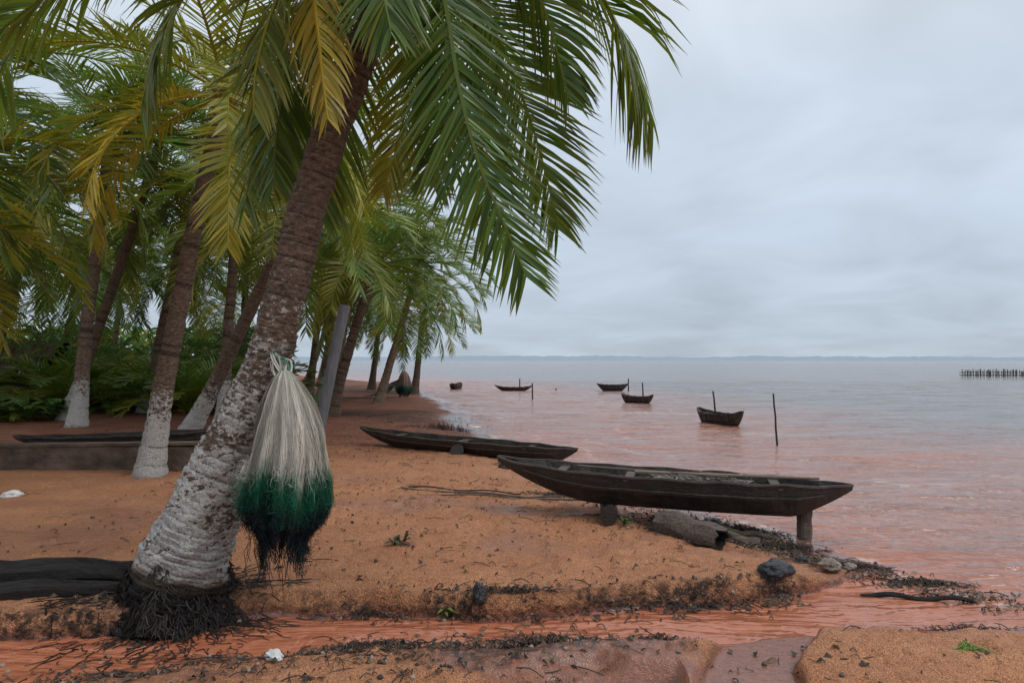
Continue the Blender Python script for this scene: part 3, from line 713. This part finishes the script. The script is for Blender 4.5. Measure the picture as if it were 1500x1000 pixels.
# ---------------------------------------------------------------- debris
mb=MB();R=random.Random(31)
def bit(x,y):
    z=max(H(x,y),SEA)+.004;az=R.uniform(0,6.28);A=Vector((math.cos(az),math.sin(az),0));k=R.random()
    if k<.45:
        l=.03+.2*R.random()**2.5;pts=crom([Vector((x,y,z)),Vector((x,y,z+R.uniform(0,.02)))+A*l*.5+A.orthogonal()*R.uniform(-.01,.01),Vector((x,y,z))+A*l],5);c=R.choice([(.03,.022,.017),(.06,.04,.03),(.12,.08,.05),(.02,.015,.012)])
        mb.tube(pts,[R.uniform(.0012,.0042)]*5,4,[c]*5)
    elif k<.93:
        l=R.uniform(.015,.06);w=l*R.uniform(.15,.4);B=Vector((-A.y,A.x,R.uniform(-.5,.5)));c=R.choice([(.05,.03,.02),(.10,.06,.035),(.022,.017,.014),(.16,.10,.06)])
        p=Vector((x,y,z));mb.quad_strip([[tuple(p-B*w*.2),tuple(p+B*w*.2)],[tuple(p+A*l*.5-B*w+Vector((0,0,.012))),tuple(p+A*l*.5+B*w+Vector((0,0,.02)))],[tuple(p+A*l),tuple(p+A*l+B*.002)]],[c]*3)
    else:
        r=R.uniform(.006,.018);c=R.choice([(.03,.025,.022),(.3,.24,.2),(.10,.07,.05)]);mb.tube([Vector((x,y,z-r*.4)),Vector((x,y,z+r*.3)),Vector((x+r*.3,y,z+r*.8))],[r*.9,r,r*.4],6,[c]*3)
def along(P,n,sd,off=0):
    for _ in range(n):
        k=R.randrange(len(P)-1);t=R.random();x=P[k][0]*(1-t)+P[k+1][0]*t+R.gauss(0,sd);y=P[k][1]*(1-t)+P[k+1][1]*t+R.gauss(off,sd);bit(x,y)
along([(-.4,15),(.3,13.0),(.8,10.5),(1.4,8.8),(1.9,7.6),(2.35,6.9)],1100,.28)
along([(1.5,7.6),(2.0,7.2),(2.4,6.8)],900,.26)
along([(2.3,6.6),(2.6,6.2),(3.0,5.75),(3.5,5.2)],700,.14)
along([(-.9,5.03),(-.2,4.97),(.66,5.07),(1.59,5.25),(2.0,5.4)],560,.10)
along([(-2.6,4.0),(-1.2,4.25),(-.6,4.35),(0,4.4),(.7,4.5)],820,.13)
along([(-3,3.75),(-1.5,3.95),(.3,4.0)],380,.14)
along([(-2.9,4.95),(-2.3,4.75),(-1.7,5.0)],260,.14)
for _ in range(900):bit(R.uniform(-4.5,2),R.uniform(5.1,10))
for _ in range(180):bit(R.uniform(-3,3.4),R.uniform(3.6,4.4))
for _ in range(1500):bit(R.uniform(-9,-.5),R.uniform(11,22))
obj('beach_debris',mb.mesh('beach_debris',M_COL))
def weed(name,x,y,rx,ry,n,cols,hz=.05):
    mb=MB();n=int(n*1.6)
    for _ in range(n):
        a=R.uniform(0,6.28);q=R.random()**.8*(1+.4*math.sin(a*3+x*9));px=x+rx*q*math.cos(a);py=y+ry*q*math.sin(a);z=max(H(px,py),SEA);az=R.uniform(0,6.28);l=R.uniform(.02,.11)
        p=Vector((px,py,z));A=Vector((math.cos(az),math.sin(az),0));w=R.uniform(.0015,.0045)
        mb.tube([p,p+A*l*.5+Vector((0,0,R.uniform(.2,1)*hz*max(.1,1-q*.7))),p+A*l+Vector((0,0,R.uniform(0,.3)*hz))],[w,w,w*.4],4,[R.choice(cols)]*3)
    obj(name,mb.mesh(name,M_COL))
DK=[(.02,.015,.012),(.035,.026,.02),(.06,.04,.03),(.015,.012,.01),(.10,.065,.045)]
weed('seaweed_clump',2.75,6.05,.35,.10,180,DK);weed('seaweed_clump',3.15,5.72,.35,.09,200,DK);weed('seaweed_clump',2.2,7.3,.4,.2,300,DK+[(.12,.12,.05)],.10)
weed('seaweed_clump',1.55,7.1,.45,.12,300,DK,.08);weed('seaweed_clump',2.45,6.75,.35,.12,260,DK,.07);weed('seaweed_clump',.0,5.02,.4,.06,160,DK,.05);weed('seaweed_clump',1.2,5.2,.5,.06,160,DK,.04)
weed('seaweed_clump',-1.0,5.0,.3,.08,80,DK,.05);weed('seaweed_clump',.6,8.9,.5,.2,200,DK,.06);weed('seaweed_clump',.2,11.6,.6,.3,200,DK,.08);weed('seaweed_clump',-1.2,14.5,.8,.4,260,DK,.14);weed('seaweed_clump',-1.6,17.5,.8,.5,260,DK,.2)
weed('seaweed_clump',.15,4.37,.35,.12,200,DK+[(.16,.10,.07)],.06);weed('seaweed_clump',.9,4.55,.25,.08,110,DK+[(.2,.1,.07)],.05)
weed('seaweed_clump',-.9,4.2,.4,.12,120,DK,.04);weed('seaweed_clump',-2.0,4.0,.4,.1,120,DK,.03);weed('seaweed_clump',2.9,4.75,.3,.05,90,DK,.04)
weed('seaweed_clump',-6.2,8.6,.5,.25,150,DK+[(.2,.15,.1)],.06);weed('seaweed_clump',-.15,13,.5,.3,150,DK,.1)
weed('grass_tuft',2.55,4.18,.045,.035,30,[(.10,.22,.03),(.14,.28,.05)],.05)
def sprig(x,y,n,l,c):
    mb=MB();z=H(x,y)
    for _ in range(n):
        az=R.uniform(0,6.28);A=Vector((math.cos(az),math.sin(az),0));B=Vector((-A.y,A.x,0));p=Vector((x,y,z));q=p+A*l*.5+Vector((0,0,l*R.uniform(.3,.8)));r_=q+A*l*.5+Vector((0,0,-l*.1));w=l*.14;k=R.uniform(.7,1.4)
        cc=tuple(v*k for v in c);mb.quad_strip([[tuple(p-B*.002),tuple(p+B*.002)],[tuple(q-B*w),tuple(q+B*w)],[tuple(r_-B*.001),tuple(r_+B*.001)]],[cc]*3)
    obj('leafy_sprig',mb.mesh('leafy_sprig',M_COL))
sprig(-1.0,6.35,16,.10,(.045,.06,.025));sprig(-.95,6.42,8,.13,(.06,.045,.03));sprig(1.08,7.15,14,.11,(.05,.10,.03));sprig(-.45,4.98,10,.10,(.09,.13,.02));sprig(-1.95,6.7,6,.06,(.05,.12,.03));sprig(2.0,6.9,10,.12,(.10,.11,.04))
for x,y in((-12.6,19),(-12.2,18.7),(-13.1,18.8),(-11.9,19.2),(-13.6,18.4)):sprig(x,y,26,.75,(.07,.14,.025))
def blob(name,x,y,sx,sy,sz,mat,seed,z=None):
    import bmesh
    bm=bmesh.new();bmesh.ops.create_icosphere(bm,subdivisions=4,radius=1);Rb=random.Random(seed);from mathutils import noise as mn
    for v in bm.verts:
        d=mn.fractal(v.co*1.6+Vector((seed,0,0)),1,2,4)*.32;v.co*=1+d
        if v.co.z<-.4:v.co.z=-.4+(v.co.z+.4)*.2
        v.co=Vector((v.co.x*sx,v.co.y*sy,v.co.z*sz))
    m=bpy.data.meshes.new(name);bm.to_mesh(m);m.polygons.foreach_set('use_smooth',[True]*len(m.polygons));m.materials.append(mat);o=obj(name,m,None,(x,y,(H(x,y) if z is None else z)+sz*.35));o.rotation_euler=(0,0,Rb.uniform(0,3));return o
M_ROCK=mat_simple('wet_rock',(.10,.075,.06),(.3,.24,.19),12,.5);M_WHT=mat_simple('white_plastic',(.5,.5,.5),(.75,.75,.75),9,.5)
blob('black_plastic_bag',1.95,5.50,.14,.09,.075,M_BLACK,1);blob('black_plastic_bag',2.42,6.2,.055,.05,.045,M_BLACK,2);blob('black_plastic_bag',-.22,4.95,.05,.045,.09,M_BLACK,5);blob('black_plastic_bag',2.05,7.6,.12,.1,.06,M_BLACK,12)
blob('beach_rock',2.52,5.9,.10,.08,.05,M_ROCK,3);blob('beach_rock',2.72,6.0,.07,.05,.03,M_ROCK,4);blob('beach_rock',3.1,5.85,.16,.08,.03,M_ROCK,8)
blob('white_plastic_litter',-1.29,4.05,.065,.04,.03,M_WHT,6);blob('white_plastic_litter',-5.75,8.55,.10,.07,.05,M_WHT,7);blob('beach_rock',1.0,8.9,.12,.1,.05,M_BLACK,9);blob('beach_rock',-.1,11.2,.1,.1,.06,M_BLACK,9)
# ---------------------------------------------------------------- sky, sun
w=bpy.data.worlds.new('World');SC.world=w;w.use_nodes=True;nt=w.node_tree;nt.nodes.clear()
def N(t,**k):
    x=nt.nodes.new(t)
    for a,b in k.items():setattr(x,a,b)
    return x
out=N('ShaderNodeOutputWorld');bg=N('ShaderNodeBackground');bg.inputs[1].default_value=.1
sky=N('ShaderNodeTexSky',sky_type='NISHITA',sun_disc=False);sky.sun_elevation=math.radians(52);sky.sun_rotation=math.radians(115);sky.dust_density=4
tc=N('ShaderNodeTexCoord');sx=N('ShaderNodeSeparateXYZ');nt.links.new(tc.outputs['Generated'],sx.inputs[0])
rp=N('ShaderNodeValToRGB');nt.links.new(sx.outputs[2],rp.inputs[0])
el=rp.color_ramp.elements;el[0].position=0;el[0].color=(.53,.615,.70,1);el[1].position=1;el[1].color=(1.3,1.33,1.37,1)
for p,c in((.05,(.53,.615,.72,1)),(.16,(.58,.675,.795,1)),(.34,(.66,.75,.86,1)),(.5,(.79,.85,.93,1))):
    e=el.new(p);e.color=c
ad=N('ShaderNodeMath',operation='ADD');ad.inputs[1].default_value=.18;nt.links.new(sx.outputs[2],ad.inputs[0])
dv=N('ShaderNodeVectorMath',operation='DIVIDE');nt.links.new(tc.outputs['Generated'],dv.inputs[0])
cb=N('ShaderNodeCombineXYZ');[nt.links.new(ad.outputs[0],cb.inputs[i]) for i in range(3)];nt.links.new(cb.outputs[0],dv.inputs[1])
no=N('ShaderNodeTexNoise');no.inputs['Scale'].default_value=1.5;no.inputs['Detail'].default_value=5;no.inputs['Distortion'].default_value=.5;nt.links.new(dv.outputs[0],no.inputs['Vector'])
mr=N('ShaderNodeMapRange');mr.inputs[1].default_value=.3;mr.inputs[2].default_value=.7;mr.inputs[3].default_value=8.8;mr.inputs[4].default_value=11.2;nt.links.new(no.outputs[0],mr.inputs[0])
ml=N('ShaderNodeVectorMath',operation='SCALE');nt.links.new(rp.outputs[0],ml.inputs[0]);nt.links.new(mr.outputs[0],ml.inputs['Scale'])
mx=N('ShaderNodeMix',data_type='RGBA');mx.inputs[0].default_value=.08;nt.links.new(ml.outputs[0],mx.inputs[6]);nt.links.new(sky.outputs[0],mx.inputs[7])
nt.links.new(mx.outputs[2],bg.inputs[0]);nt.links.new(bg.outputs[0],out.inputs[0])
sl=bpy.data.lights.new('sun','SUN');sl.energy=1.25;sl.angle=math.radians(25);sl.color=(1,.965,.92);so=obj('sun',sl)
az=math.radians(25);elv=math.radians(52)
d=Vector((math.cos(elv)*math.cos(-az),math.cos(elv)*math.sin(-az),math.sin(elv)));so.rotation_euler=(-d).to_track_quat('-Z','Y').to_euler()
cam=bpy.data.cameras.new('camera');cam.lens=26;cam.sensor_width=36;cam.clip_end=12000;cam.clip_start=.05
co=obj('camera',cam,None,(0,0,1.6));co.rotation_euler=(math.radians(91.43),0,0);SC.camera=co
SC.view_settings.view_transform='Standard';SC.view_settings.look='None';SC.view_settings.exposure=0
